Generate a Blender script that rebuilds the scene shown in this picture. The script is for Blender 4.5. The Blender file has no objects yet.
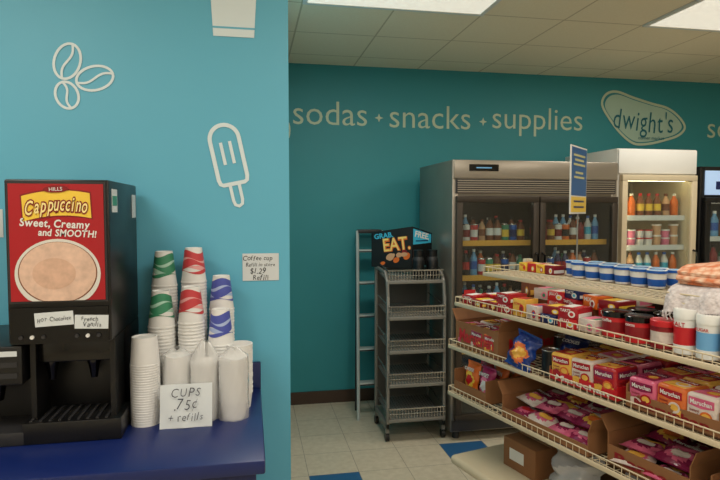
import bpy, bmesh, math, random
from mathutils import Matrix, Vector
random.seed(4)
S=bpy.context.scene
COL=S.collection
try:
    S.view_settings.view_transform='Standard'
except Exception as e: print(e)
R=math.radians
def C(r,g,b):
    return tuple(((c/255)/12.92 if c/255<=.04045 else ((c/255+.055)/1.055)**2.4) for c in (r,g,b))+(1,)
MATS={}
def mat(name,rgb,rough=.5,metal=0,noise=.06,ns=18,bump=0,emit=0,ecol=None):
    if name in MATS: return MATS[name]
    m=bpy.data.materials.new(name); m.use_nodes=True; nt=m.node_tree; b=nt.nodes['Principled BSDF']
    tc=nt.nodes.new('ShaderNodeTexCoord'); n=nt.nodes.new('ShaderNodeTexNoise'); n.inputs['Scale'].default_value=ns
    nt.links.new(tc.outputs['Object'],n.inputs['Vector'])
    mr=nt.nodes.new('ShaderNodeMapRange'); mr.inputs[3].default_value=1-noise; mr.inputs[4].default_value=1+noise
    nt.links.new(n.outputs['Fac'],mr.inputs[0])
    hs=nt.nodes.new('ShaderNodeHueSaturation'); hs.inputs['Color'].default_value=C(*rgb)
    nt.links.new(mr.outputs[0],hs.inputs['Value']); nt.links.new(hs.outputs[0],b.inputs['Base Color'])
    b.inputs['Roughness'].default_value=rough; b.inputs['Metallic'].default_value=metal
    if bump:
        bp=nt.nodes.new('ShaderNodeBump'); bp.inputs['Strength'].default_value=bump; bp.inputs['Distance'].default_value=.01
        nt.links.new(n.outputs['Fac'],bp.inputs['Height']); nt.links.new(bp.outputs[0],b.inputs['Normal'])
    if emit:
        b.inputs['Emission Color'].default_value=C(*(ecol or rgb)); b.inputs['Emission Strength'].default_value=emit
        if noise>.1: nt.links.new(hs.outputs[0],b.inputs['Emission Color'])
    MATS[name]=m; return m
def thinmat(name,tcol,op=.0,ocol=(.9,.9,.9,1),f0=.05):
    m=bpy.data.materials.new(name); m.use_nodes=True; nt=m.node_tree
    for n in list(nt.nodes): nt.nodes.remove(n)
    o=nt.nodes.new('ShaderNodeOutputMaterial'); mx=nt.nodes.new('ShaderNodeMixShader')
    t=nt.nodes.new('ShaderNodeBsdfTransparent'); t.inputs[0].default_value=tcol
    g=nt.nodes.new('ShaderNodeBsdfGlossy'); g.inputs['Roughness'].default_value=.05
    lw=nt.nodes.new('ShaderNodeLayerWeight'); lw.inputs[0].default_value=.5
    pw=nt.nodes.new('ShaderNodeMath'); pw.operation='POWER'; pw.inputs[1].default_value=4; nt.links.new(lw.outputs['Facing'],pw.inputs[0])
    ma=nt.nodes.new('ShaderNodeMath'); ma.operation='MULTIPLY_ADD'; ma.inputs[1].default_value=.7; ma.inputs[2].default_value=f0; nt.links.new(pw.outputs[0],ma.inputs[0])
    base=t.outputs[0]
    if op:
        d=nt.nodes.new('ShaderNodeBsdfDiffuse'); d.inputs[0].default_value=ocol; m2=nt.nodes.new('ShaderNodeMixShader'); m2.inputs[0].default_value=op
        nt.links.new(t.outputs[0],m2.inputs[1]); nt.links.new(d.outputs[0],m2.inputs[2]); base=m2.outputs[0]
    nt.links.new(ma.outputs[0],mx.inputs[0]); nt.links.new(base,mx.inputs[1]); nt.links.new(g.outputs[0],mx.inputs[2]); nt.links.new(mx.outputs[0],o.inputs[0])
    return m
GLASS=thinmat('door_glass',(.86,.90,.90,1))
SLEEVE=thinmat('clear_plastic_sleeve',(.98,.98,.98,1),op=.28,ocol=(.95,.95,.93,1),f0=.03)
BAGP=thinmat('cloudy_plastic',(.9,.9,.9,1),op=.45,ocol=(.75,.76,.76,1))

TXT={}
def textgeo(body,shear=0,bold=0):
    k=(body,shear,bold)
    if k in TXT: return TXT[k]
    cu=bpy.data.curves.new('t','FONT'); cu.body=body; cu.size=1; cu.shear=shear; cu.offset=bold; cu.resolution_u=3; cu.space_line=.85
    cu.align_x='CENTER'
    ob=bpy.data.objects.new('t',cu); COL.objects.link(ob); bpy.context.view_layer.update()
    me=bpy.data.meshes.new_from_object(ob)
    v=[tuple(x.co) for x in me.vertices]; f=[tuple(p.vertices) for p in me.polygons]
    bpy.data.objects.remove(ob); bpy.data.meshes.remove(me); bpy.data.curves.remove(cu)
    x0=min(a[0] for a in v);x1=max(a[0] for a in v);y0=min(a[1] for a in v);y1=max(a[1] for a in v)
    v=[(a[0]-(x0+x1)/2,a[1]-(y0+y1)/2) for a in v]
    TXT[k]=(v,f,x1-x0,y1-y0,(y0+y1)/2); return TXT[k]

class MB:
    def __init__(s): s.v=[];s.f=[];s.mi=[];s.mats=[];s.M=Matrix.Identity(4)
    def add(s,vs,fs,m):
        if m not in s.mats: s.mats.append(m)
        k=s.mats.index(m); o=len(s.v)
        for v in vs: s.v.append(s.M@Vector(v))
        for f in fs: s.f.append(tuple(i+o for i in f)); s.mi.append(k)
    def bmadd(s,bm,m):
        bm.verts.index_update(); s.add([v.co.copy() for v in bm.verts],[[v.index for v in f.verts] for f in bm.faces],m); bm.free()
    def box(s,x0,x1,y0,y1,z0,z1,m,bev=0,seg=2):
        if x0>x1:x0,x1=x1,x0
        bm=bmesh.new(); bmesh.ops.create_cube(bm,size=1)
        for v in bm.verts: v.co=Vector(((x0+x1)/2+v.co.x*(x1-x0),(y0+y1)/2+v.co.y*(y1-y0),(z0+z1)/2+v.co.z*(z1-z0)))
        if bev: bmesh.ops.bevel(bm,geom=bm.edges[:],offset=bev,segments=seg,affect='EDGES',profile=.5)
        s.bmadd(bm,m); return s
    def lathe(s,prof,m,seg=20,cx=0,cy=0,rib=None):
        rings=[];vs=[]
        for i,(r,z) in enumerate(prof):
            if r<1e-5: rings.append([len(vs)]); vs.append((cx,cy,z))
            else:
                rings.append(list(range(len(vs),len(vs)+seg)))
                for j in range(seg):
                    a=2*math.pi*j/seg; vs.append((cx+r*math.cos(a),cy+r*math.sin(a),z))
        for i in range(len(prof)-1):
            A,B=rings[i],rings[i+1]; mm=m[i] if isinstance(m,list) else m; fs=[]
            for j in range(seg):
                k=(j+1)%seg
                if len(A)==1 and len(B)==1: continue
                if len(A)==1: fs.append((A[0],B[k],B[j]))
                elif len(B)==1: fs.append((A[j],A[k],B[0]))
                else: fs.append((A[j],A[k],B[k],B[j]))
            used=sorted({q for f in fs for q in f}); mp={q:n for n,q in enumerate(used)}
            s.add([vs[q] for q in used],[tuple(mp[q] for q in f) for f in fs],mm)
        return s
    def tube(s,pts,r,m,seg=6,closed=False):
        P=[Vector(p) for p in pts]; n=len(P); vs=[];fs=[]
        T=[]
        for i in range(n):
            a=P[i-1] if (i>0 or closed) else P[i]; b=P[(i+1)%n] if (i<n-1 or closed) else P[i]
            T.append((b-a).normalized())
        ref=Vector((0,0,1)) if abs(T[0].z)<.9 else Vector((1,0,0))
        N=(ref-T[0]*ref.dot(T[0])).normalized()
        for i in range(n):
            N=(N-T[i]*N.dot(T[i])).normalized(); B=T[i].cross(N)
            for j in range(seg):
                a=2*math.pi*j/seg; vs.append(P[i]+N*math.cos(a)*r+B*math.sin(a)*r)
        for i in range(n if closed else n-1):
            for j in range(seg):
                k=(j+1)%seg; i2=(i+1)%n
                fs.append((i*seg+j,i*seg+k,i2*seg+k,i2*seg+j))
        if not closed:
            fs.append(tuple(reversed(range(seg)))); fs.append(tuple((n-1)*seg+j for j in range(seg)))
        s.add(vs,fs,m); return s
    def prism(s,poly,y0,y1,m):
        n=len(poly)
        ar=sum(poly[i][0]*poly[(i+1)%n][1]-poly[(i+1)%n][0]*poly[i][1] for i in range(n))
        if ar<0: poly=poly[::-1]
        vs=[(x,y0,z) for x,z in poly]+[(x,y1,z) for x,z in poly]
        fs=[tuple(range(n)),tuple(reversed(range(n,2*n)))]+[(i+n,(i+1)%n+n,(i+1)%n,i)[::1] for i in range(n)]
        s.add(vs,fs,m); return s
    def fan(s,poly,y,m):
        n=len(poly); ar=sum(poly[i][0]*poly[(i+1)%n][1]-poly[(i+1)%n][0]*poly[i][1] for i in range(n))
        if ar<0: poly=poly[::-1]
        cx=sum(p[0] for p in poly)/n; cz=sum(p[1] for p in poly)/n
        s.add([(cx,y,cz)]+[(x,y,z) for x,z in poly],[(0,i+1,(i+1)%n+1) for i in range(n)],m); return s
    def ell(s,cx,cz,rx,rz,y0,y1,m,rot=0,n=28):
        c,d=math.cos(rot),math.sin(rot)
        return s.prism([(cx+rx*math.cos(a)*c-rz*math.sin(a)*d,cz+rx*math.cos(a)*d+rz*math.sin(a)*c) for a in [2*math.pi*i/n for i in range(n)]],y0,y1,m)
    def ribbon(s,pts,w,y0,y1,m,closed=False):
        n=len(pts);vs=[];fs=[]
        for i in range(n):
            a=pts[i-1] if (i>0 or closed) else pts[i]; b=pts[(i+1)%n] if (i<n-1 or closed) else pts[i]
            dx,dz=b[0]-a[0],b[1]-a[1]; l=math.hypot(dx,dz) or 1; nx,nz=-dz/l*w/2,dx/l*w/2
            vs.append((pts[i][0]+nx,y0,pts[i][1]+nz)); vs.append((pts[i][0]-nx,y0,pts[i][1]-nz))
        for i in range(n if closed else n-1):
            j=(i+1)%n; fs.append((2*i+1,2*j+1,2*j,2*i))
        s.add(vs,fs,m)
        return s
    def text(s,body,cx,y,cz,m,w=None,h=None,rot=0,shear=0,bold=0):
        v,f,tw,th,_=textgeo(body,shear,bold)
        sx=(w/tw) if w else None; sz=(h/th) if h else None
        sx=sx or sz; sz=sz or sx
        c,d=math.cos(rot),math.sin(rot)
        vs=[(cx+a*sx*c-b*sz*d,y,cz+a*sx*d+b*sz*c) for a,b in v]
        s.add(vs,f,m); return s
    def hand(s,body,cx,y,cz,m,w,rot=0,jit=1,bold=.0,shear=.15,tall=1.15,gap=.10,arc=0):
        rnd=random.Random(sum(map(ord,body))); tot=0; L=[]
        for ch in body:
            if ch==' ': tot+=.32; continue
            v,f,tw,th,cy=textgeo(ch,shear,0); tw0=tw
            if bold: v,f,_,_,cy=textgeo(ch,shear,bold)
            L.append((ch,tot+tw/2,v,f,cy)); tot+=tw+gap
        tot-=gap; k=w/tot
        C0,S0=math.cos(rot),math.sin(rot)
        for ch,x,v,f,cy in L:
            a=rnd.uniform(-.14,.14)*jit; kk=k*(1+rnd.uniform(-.12,.12)*jit); dz=rnd.uniform(-.07,.07)*jit*k
            ca,sa=math.cos(a),math.sin(a); ox=(x-tot/2)*k; oz=(cy-.33)*k*tall+dz-arc*((x-tot/2)/(tot/2))**2
            vs=[]
            for p,q in v:
                X=ox+(p*ca-q*sa)*kk; Z=oz+(p*sa+q*ca)*kk*tall
                vs.append((cx+X*C0-Z*S0,y,cz+X*S0+Z*C0))
            s.add(vs,f,m)
        return s
    def obj(s,name,parent=None,label=None,cat=None,loc=(0,0,0),rz=0,group=None,kind=None,rot=None):
        me=bpy.data.meshes.new(name); me.from_pydata([tuple(v) for v in s.v],[],s.f)
        for m in s.mats: me.materials.append(m)
        me.polygons.foreach_set('material_index',s.mi)
        me.polygons.foreach_set('use_smooth',[True]*len(s.f)); me.update()
        bm=bmesh.new(); bm.from_mesh(me); bmesh.ops.remove_doubles(bm,verts=bm.verts,dist=1e-5); bm.to_mesh(me); bm.free()
        try: me.set_sharp_from_angle(angle=R(35))
        except Exception as e: print('sharp',e)
        ob=bpy.data.objects.new(name,me); COL.objects.link(ob)
        if parent: ob.parent=parent
        ob.location=loc; ob.rotation_euler=rot or (0,0,rz)
        if label: ob['label']=label
        if cat: ob['category']=cat
        if group: ob['group']=group
        if kind: ob['kind']=kind
        return ob
def root(name,label,cat,loc=(0,0,0),rz=0,group=None):
    e=bpy.data.objects.new(name,None); e.empty_display_size=.05; COL.objects.link(e); e.location=loc; e.rotation_euler=(0,0,rz)
    e['label']=label; e['category']=cat
    if group: e['group']=group
    return e
def clone(o,loc,rot=None,label=None):
    c=o.copy(); COL.objects.link(c); c.location=loc
    if rot is not None: c.rotation_euler=rot if isinstance(rot,(tuple,list)) else (0,0,rot)
    if label: c['label']=label
    for ch in list(o.children):
        k=ch.copy(); COL.objects.link(k); k.parent=c
        for g in list(ch.children):
            q=g.copy(); COL.objects.link(q); q.parent=k
    return c

# ---------- materials
teal=mat('shaded_teal_wall_paint',(48,142,150),.55,noise=.03,ns=3)  # back wall: dimmer light put into the teal as a darker tint
blue=mat('lit_teal_wall_paint',(98,182,210),.5,noise=.02,ns=2)  # left wall: same teal paint, brighter light put into its tint
white=mat('white_plastic',(225,225,220),.4,noise=.02)
owhite=mat('off_white_enamel',(216,214,206),.4,noise=.02)
foam=mat('white_foam',(232,232,230),.7,noise=.02,ns=60)
decal=mat('white_vinyl',(222,236,240),.5,noise=.02)
cream=mat('cream_vinyl',(192,208,180),.5,noise=.02)
logof=mat('pale_grey_green_vinyl',(176,204,184),.5,noise=.02)
tealdk=mat('deep_teal_vinyl',(28,112,124),.5,noise=.02)
paper=mat('white_paper',(212,218,220),.8,noise=.03)
ink=mat('black_ink',(25,25,35),.7,noise=.02)
faint=mat('faint_ink',(60,60,70),.7,noise=.05)
black=mat('black_plastic',(14,14,15),.35,noise=.1)
blackg=mat('black_gloss',(8,8,9),.15,noise=.1)
dgrey=mat('dark_grey_metal',(52,52,54),.45,.3)
steel=mat('brushed_stainless',(164,156,144),.34,.75,noise=.08,ns=6)
grey=mat('grey_powder_coat',(136,134,128),.45,.4)
chrome=mat('chrome_wire',(188,186,180),.25,.9)
counter=mat('blue_laminate',(16,34,92),.35,noise=.06,ns=40)
creamm=mat('cream_powder_coat',(205,190,160),.45,noise=.04)
card=mat('brown_cardboard',(136,92,56),.85,noise=.08,ns=25)
cardd=mat('dark_cardboard',(92,62,40),.9,noise=.08,ns=25)
red=mat('red_print',(190,28,36),.35)
pred=mat('poster_red',(168,22,32),.35)
dred=mat('dark_red_print',(130,18,26),.35)
pink=mat('pink_print',(225,120,150),.3)
magenta=mat('magenta_print',(165,45,95),.25)
yellow=mat('yellow_print',(238,200,70),.3)
orange=mat('orange_print',(225,110,35),.3)
green=mat('green_print',(60,140,105),.4)
bluep=mat('blue_print',(30,90,175),.35)
navy=mat('navy_print',(20,35,90),.3)
tan=mat('tan_print',(205,160,120),.5)
froth=mat('froth_print',(218,184,162),.5,noise=.3,ns=45)
froth2=mat('froth_swirl_print',(208,170,146),.5,noise=.3,ns=45)
brown=mat('brown_print',(120,65,35),.5)
cyan=mat('cyan_print',(60,180,215),.4)
lightblue=mat('light_blue_print',(110,170,215),.4)
base_b=mat('brown_rubber',(70,52,40),.6)
alu=mat('dull_aluminium',(190,196,192),.4,.2)

def nodemat(name):
    m=bpy.data.materials.new(name); m.use_nodes=True; nt=m.node_tree
    return m,nt,nt.nodes['Principled BSDF']
def mth(nt,op,a,b=None,c=None):
    n=nt.nodes.new('ShaderNodeMath'); n.operation=op
    for i,x in enumerate((a,b,c)):
        if x is None: continue
        if isinstance(x,(int,float)): n.inputs[i].default_value=x
        else: nt.links.new(x,n.inputs[i])
    return n.outputs[0]
def mixc(nt,f,a,b):
    n=nt.nodes.new('ShaderNodeMix'); n.data_type='RGBA'
    nt.links.new(f,n.inputs['Factor'])
    for k,x in (('A',a),('B',b)):
        s=[i for i in n.inputs if i.name==k and i.type=='RGBA'][0]
        if isinstance(x,tuple): s.default_value=x
        else: nt.links.new(x,s)
    return [o for o in n.outputs if o.type=='RGBA'][0]
def grid(nt,ox,oy,sx,sy,lw):
    tc=nt.nodes.new('ShaderNodeTexCoord'); sp=nt.nodes.new('ShaderNodeSeparateXYZ'); nt.links.new(tc.outputs['Object'],sp.inputs[0])
    fx=mth(nt,'DIVIDE',mth(nt,'SUBTRACT',sp.outputs[0],ox),sx); fy=mth(nt,'DIVIDE',mth(nt,'SUBTRACT',sp.outputs[1],oy),sy)
    col=mth(nt,'FLOOR',fx); row=mth(nt,'FLOOR',fy)
    dx=mth(nt,'PINGPONG',fx,.5); dy=mth(nt,'PINGPONG',fy,.5)
    line=mth(nt,'LESS_THAN',mth(nt,'MINIMUM',mth(nt,'MULTIPLY',dx,sx),mth(nt,'MULTIPLY',dy,sy)),lw)
    return tc,col,row,line
fm,nt,b=nodemat('vinyl_floor_tiles')
tc,col,row,line=grid(nt,.33,3.36,.305,.305,.0015)
c3=mth(nt,'FLOORED_MODULO',col,3); z1=mth(nt,'LESS_THAN',c3,.5)
rr=mth(nt,'FLOORED_MODULO',mth(nt,'SUBTRACT',row,mth(nt,'DIVIDE',col,3)),7); z2=mth(nt,'GREATER_THAN',rr,5.5)
acc=mth(nt,'MULTIPLY',z1,z2)
nz=nt.nodes.new('ShaderNodeTexNoise'); nz.inputs['Scale'].default_value=25; nz.inputs['Detail'].default_value=6; nt.links.new(tc.outputs['Object'],nz.inputs['Vector'])
sp=mixc(nt,nz.outputs['Fac'],C(182,170,146),C(218,208,186))
c1=mixc(nt,acc,sp,C(45,95,140)); c2=mixc(nt,line,c1,C(126,117,102))
nt.links.new(c2,b.inputs['Base Color']); b.inputs['Roughness'].default_value=.3
cm,nt,b=nodemat('acoustic_ceiling_tiles')
tc,col,row,line=grid(nt,.30,3.30,.535,.535,.0055)
nz=nt.nodes.new('ShaderNodeTexNoise'); nz.inputs['Scale'].default_value=90; nt.links.new(tc.outputs['Object'],nz.inputs['Vector'])
sp=mixc(nt,nz.outputs['Fac'],C(238,224,192),C(248,236,208))
c2=mixc(nt,line,sp,C(204,188,154)); nt.links.new(c2,b.inputs['Base Color']); b.inputs['Roughness'].default_value=.9

# ---------- shell
CE=2.75
def slab(n,x0,x1,y0,y1,z0,z1,m):
    return MB().box(x0,x1,y0,y1,z0,z1,m).obj(n,kind='structure')
slab('floor',-2.6,5.4,-2.6,4.75,-.1,0,fm)
slab('ceiling',-2.6,5.4,-2.6,4.75,CE,CE+.1,cm)
slab('wall_back',.15,5.4,4.65,4.75,0,CE,teal)
offw=mat('off_white_wall_paint',(222,216,202),.6,noise=.03,ns=3)
slab('wall_front',-2.6,5.4,-2.6,-2.5,0,CE,offw)
slab('wall_right',5.3,5.4,-2.5,4.65,0,CE,offw)
slab('wall_left',-2.6,-2.5,-2.5,2.25,0,CE,offw)
slab('wall_partition',-2.5,.15,2.25,4.75,0,CE,blue)
slab('baseboard_back',.15,5.3,4.635,4.65,0,.1,base_b)
slab('baseboard_side',.15,.16,2.25,4.635,0,.1,base_b)
lampm=mat('fluorescent_diffuser',(236,230,214),.6,noise=.28,ns=60,emit=.72)
tro=None
for (lx,ly,en) in [(.835,3.03,16),(2.975,3.03,16),(-1.3,.9,22),(.835,.9,17.5),(2.975,.9,15.5),(-1.3,-1.24,18),(.835,-1.24,18),(2.975,-1.24,15)]:
    if tro is None:
        tro=root('ceiling_light','recessed rectangular fluorescent ceiling light with white diffuser','ceiling light',(lx,ly,CE),group='ceiling lights')
        mb=MB(); w,d=.535,.265
        for a in ((-w,w,-d,-d+.025),(-w,w,d-.025,d),(-w,-w+.025,-d,d),(w-.025,w,-d,d)): mb.box(*a,-.012,-.0005,white)
        mb.obj('frame',tro)
        MB().box(-w+.025,w-.025,-d+.025,d-.025,-.008,-.001,lampm).obj('diffuser',tro)
    else: clone(tro,(lx,ly,CE))
    L=bpy.data.lights.new('troffer_lamp','AREA'); L.shape='RECTANGLE'; L.size=1.0; L.size_y=.48; L.energy=en; L.color=(1,.935,.835)
    lo=bpy.data.objects.new('troffer_lamp',L); COL.objects.link(lo); lo.location=(lx,ly,CE-.03)

# ---------- back wall lettering
yb=4.648
def word(t,x,z,w,lab):
    MB().text(t,x,yb,z,cream,w=w,bold=-.004).obj('painted_word',label=lab,cat='wall lettering',group='wall words')
def star(x,z):
    MB().prism([(x+r_*math.cos(a),z+r_*math.sin(a)) for a,r_ in [(math.pi/4*i,.036 if i%2==0 else .014) for i in range(8)]],yb-.0005,yb,cream).obj('painted_star',label='small cream four pointed star painted between words',cat='wall lettering',group='wall words')
word('sodas',.645,2.365,.60,'cream painted word sodas on the teal wall')
star(1.045,2.34)
word('snacks',1.485,2.36,.70,'cream painted word snacks on the teal wall')
star(1.95,2.335)
word('supplies',2.455,2.345,.84,'cream painted word supplies on the teal wall')
word('sodas',4.44,2.345,.60,'cream painted word beside the shop logo')
def smooth(pts,n=6):
    out=[];N=len(pts)
    for i in range(N):
        p0,p1,p2,p3=pts[i-1],pts[i],pts[(i+1)%N],pts[(i+2)%N]
        for k in range(n):
            t=k/n
            out.append(tuple(.5*(2*p1[j]+(p2[j]-p0[j])*t+(2*p0[j]-5*p1[j]+4*p2[j]-p3[j])*t*t+(-p0[j]+3*p1[j]-3*p2[j]+p3[j])*t**3) for j in (0,1)))
    return out
blob=smooth([(x*.0092,-z*.0092) for x,z in [(-45,-14),(-41,-24),(-30,-27),(-12,-22),(8,-17),(26,-13),(39,-5),(46,5),(39,13),(24,18),(6,22),(-10,22),(-24,13),(-36,0)]])
lg_=root('painted_logo','pale boomerang shaped shop logo painted on teal wall','wall logo',(3.475,4.648,2.385))
MB().ribbon(blob,.022,-.003,0,cream,closed=True).obj('border',lg_,label='cream border')
MB().fan([(x*.93,z*.90) for x,z in blob],-.001,logof).obj('badge',lg_,label='pale grey green badge')
lt=MB(); lt.hand("dwight's",.0,-.006,-.005,tealdk,w=.60,bold=-.002,jit=.7,tall=1.5,shear=0,rot=-.06)
lt.text("corner market",.08,-.006,-.150,tealdk,w=.26); lt.obj('lettering',lg_,label='deep teal lettering')
MB().ribbon([(.308,2.28),(.316,2.25),(.318,2.22),(.315,2.19),(.306,2.16)],.012,yb,yb,cream).obj('painted_curve',label='edge of a cream painted curve beside the partition',cat='wall lettering')

# ---------- left wall decals
yl=2.248
def ellp(cx,cz,rx,rz,rot,n=32):
    c,d=math.cos(rot),math.sin(rot)
    return [(cx+rx*math.cos(a)*c-rz*math.sin(a)*d,cz+rx*math.cos(a)*d+rz*math.sin(a)*c) for a in [2*math.pi*i/n for i in range(n)]]
for cx,cz,rx,rz,rot in [(-.636,2.118,.043,.064,-.30),(-.545,2.062,.064,.042,.30),(-.640,1.998,.038,.048,.30)]:
    m2=MB(); m2.ribbon(ellp(cx,cz,rx,rz,rot),.009,yl-.001,yl,decal,closed=True)
    pts=[]
    for i in range(13):
        t=-.97+1.94*i/12
        if rz>rx: x,z=.20*rx*math.sin(t*math.pi),t*rz
        else: x,z=t*rx,.20*rz*math.sin(t*math.pi)
        pts.append((cx+x*math.cos(rot)-z*math.sin(rot),cz+x*math.sin(rot)+z*math.cos(rot)))
    m2.ribbon(pts,.008,yl-.0013,yl,decal)
    m2.obj('coffee_bean_decal',label='white outlined coffee bean decal on lit-tinted teal wall',cat='wall decal',group='coffee bean decals')
mb=MB(); mb.M=Matrix.Translation((-.080,0,1.795))@Matrix.Rotation(R(-12),4,'Y')
w,h=.054,.098
out=[(w*math.cos(a),.06+w*math.sin(a)) for a in [math.pi*i/16 for i in range(17)]]
out+=[(-w,.0),(-w,-h+.01),(-w+.004,-h-.006),(-w+.014,-h-.012),(0,-h-.012),(w-.014,-h-.012),(w-.004,-h-.006),(w,-h+.01),(w,0)]
mb.ribbon(out,.015,yl-.001,yl,decal,closed=True)
mb.ribbon([(-.017,-h-.012),(-.017,-h-.075),(-.013,-h-.092),(0,-h-.099),(.013,-h-.092),(.017,-h-.075),(.017,-h-.012)],.012,yl-.0012,yl,decal)
for sx in(-.017,.017): mb.ribbon([(sx,.05),(sx,-.035)],.012,yl-.0012,yl,decal)
mb.obj('popsicle_decal',label='white outlined ice pop decal on lit-tinted teal wall',cat='wall decal')
MB().prism([(-.128,2.236),(.022,2.236),(.044,2.62),(-.150,2.62)],yl-.001,yl,decal).prism([(-.130,2.265),(.024,2.265),(.0245,2.272),(-.1305,2.272)],yl-.0015,yl-.001,blue).obj('cup_decal',label='white drinking cup decal high on lit-tinted teal wall',cat='wall decal')
mb=MB().box(-.03,.108,yl-.001,yl,1.315,1.42,paper)
for i,t in enumerate(['Coffee cup','Refill in store','$1.29','Refill']): mb.hand(t,.038+(.0 if i%2 else -.01),yl-.002,1.402-.025*i,ink,w=.11 if i<2 else .06)
mb.obj('paper_note',label='handwritten white paper note taped to lit-tinted teal wall',cat='note')
MB().box(-.93,-.862,yl-.001,yl,1.49,1.59,paper).obj('paper_note',label='blank white paper note beside the coffee dispenser',cat='note')

# ---------- counter
ct=root('counter','blue laminate counter with backsplash along the wall','counter',(-.9,1.9,0))
def at(m,r): m.M=Matrix.Translation(-Vector(r.location)); return m
at(MB(),ct).box(-2.4,.035,1.57,2.228,.86,.90,counter,.006).obj('worktop',ct)
at(MB(),ct).box(-2.4,.035,2.228,2.248,.86,1.0,counter,.004).obj('backsplash',ct)
at(MB(),ct).box(-2.4,.01,1.60,2.22,.08,.859,navy,.004).box(-2.4,.0,1.66,2.22,0,.08,black).obj('cabinet',ct)

# ---------- cappuccino machine
mc=root('cappuccino_machine','tall black countertop cappuccino dispenser with red advertising front','drink machine',(-.54,2.0,.9))
x0,x1=-.686,-.405
at(MB(),mc).box(x0,x1,1.80,2.21,1.20,1.675,black,.006).box(x0+.04,x1,1.95,2.21,.9005,1.2,black,.004).box(x0+.008,x1-.008,1.793,1.80,1.20,1.305,blackg).box(x0+.045,x0+.06,1.83,1.97,.9005,1.2,black).box(x1-.015,x1,1.83,1.97,.9005,1.2,black).box(x0+.06,x1-.015,1.85,1.95,1.13,1.2,blackg,.004).obj('body',mc)
mb=at(MB(),mc).box(x0+.028,x1+.02,1.80,1.955,.9005,.965,black,.004)
for i in range(9): mb.box(x0+.045+i*.026,x0+.053+i*.026,1.81,1.94,.965,.969,dgrey)
mb.obj('drip_tray',mc)
mb=at(MB(),mc)
px0,px1,pz0,pz1=x0+.014,x1-.014,1.325,1.662
mb.box(px0-.006,px1+.006,1.792,1.80,pz0-.006,pz1+.006,dgrey)
mb.box(px0,px1,1.790,1.792,pz0,pz1,pred)
pc=(px0+px1)/2
def rect(cx,cz,w,h,rot):
    c,d=math.cos(rot),math.sin(rot)
    return [(cx+x*c-z*d,cz+x*d+z*c) for x,z in ((-w/2,-h/2),(w/2,-h/2),(w/2,h/2),(-w/2,h/2))]
tr=.05
def banner(w,h,arc,n=14):
    top=[(-w/2+w*i/n, h/2-arc*((2*i/n-1)**2)) for i in range(n+1)]; bot=[(-w/2+w*i/n, -h/2-arc*((2*i/n-1)**2)) for i in range(n+1)]
    pts=bot+top[::-1]; c,d=math.cos(tr),math.sin(tr)
    return [(pc+x*c-z*d,1.607+x*d+z*c) for x,z in pts]
def strip(poly,y,m):
    n=len(poly)//2; mb.add([(x,y,z) for x,z in poly],[(i,i+1,2*n-2-i,2*n-1-i) for i in range(n-1)],m)
strip(banner(.190,.080,.012),1.7895,dred); strip(banner(.182,.072,.012),1.7890,yellow)
mb.hand('Cappuccino',pc,1.7875,1.604,dred,w=.166,rot=tr,jit=.12,bold=.085,shear=.4,tall=1.9,gap=.04,arc=.011)
mb.hand('Cappuccino',pc,1.7868,1.604,mat('pale_yellow_print',(245,225,150),.4),w=.166,rot=tr,jit=.12,bold=.012,shear=.4,tall=1.9,gap=.04,arc=.011)
mb.ell(pc,1.647,.034,.010,1.7865,1.788,dred,rot=tr); mb.text('HILLS',pc,1.786,1.647,white,w=.035,rot=tr)
mb.hand('Sweet, Creamy',pc-.005,1.789,1.548,white,w=.185,bold=.025,rot=-.05,jit=.15,shear=.1,gap=.10)
mb.hand('and SMOOTH!',pc+.028,1.789,1.520,white,w=.155,bold=.025,rot=-.05,jit=.15,shear=.1,gap=.10)
def clipell(cx,cz,rx,rz,zmin,n=48):
    return [(cx+rx*math.cos(a),max(zmin,cz+rz*math.sin(a))) for a in [2*math.pi*i/n for i in range(n)]]
mb.prism(clipell(pc,1.402,.115,.102,pz0),1.7885,1.79,owhite)
mb.prism(clipell(pc,1.406,.106,.090,pz0),1.7880,1.7885,brown)
mb.prism(clipell(pc,1.407,.103,.088,pz0),1.7875,1.7880,froth)
mb.prism(clipell(pc-.01,1.404,.058,.045,pz0),1.7870,1.7875,froth2)
mb.obj('advertising_panel',mc,label='red panel with coffee cup picture and lettering')
for bx in (-.65,-.62,-.59,-.50,-.47,-.44):
    o=at(MB(),mc).lathe([(0,0),(.0055,0),(.0055,.006),(0,.006)],white if bx in(-.62,-.47) else dgrey).obj('button',mc)
    for v in o.data.vertices:
        c=v.co-Vector((.54,-2.0,-.9)); v.co=Vector((c.x,-c.z,c.y))
    o.location=(bx+.54,1.793-2.0,1.220-.9)
for bx in (-.60,-.48):
    at(MB(),mc).lathe([(0,1.07),(.010,1.07),(.016,1.11),(.020,1.12),(.020,1.135),(0,1.135)],blackg,cx=bx,cy=1.89).obj('nozzle',mc)
mb=at(MB(),mc); mb.prism(rect(-.560,1.272,.104,.040,.05),1.790,1.7925,paper); mb.hand('HOT',-.592,1.789,1.269,ink,w=.026,rot=.05,jit=1.6,tall=1.5); mb.hand('Chocolate',-.543,1.789,1.273,ink,w=.056,rot=.06,jit=1.6,tall=1.4); mb.obj('label_sticker',mc,label='handwritten white label')
mb=at(MB(),mc); mb.prism(rect(-.459,1.260,.092,.040,-.04),1.790,1.7925,paper); mb.hand('French',-.464,1.789,1.269,ink,w=.046,rot=-.06,jit=1.6); mb.hand('Vanilla',-.457,1.789,1.253,ink,w=.05,rot=-.06,jit=1.6); mb.obj('label_sticker',mc,label='handwritten white label')
mb=at(MB(),mc); mb.box(x1,x1+.001,1.83,1.90,1.58,1.65,paper).box(x1+.001,x1+.0015,1.835,1.895,1.60,1.63,green); mb.obj('side_sticker',mc)
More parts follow.
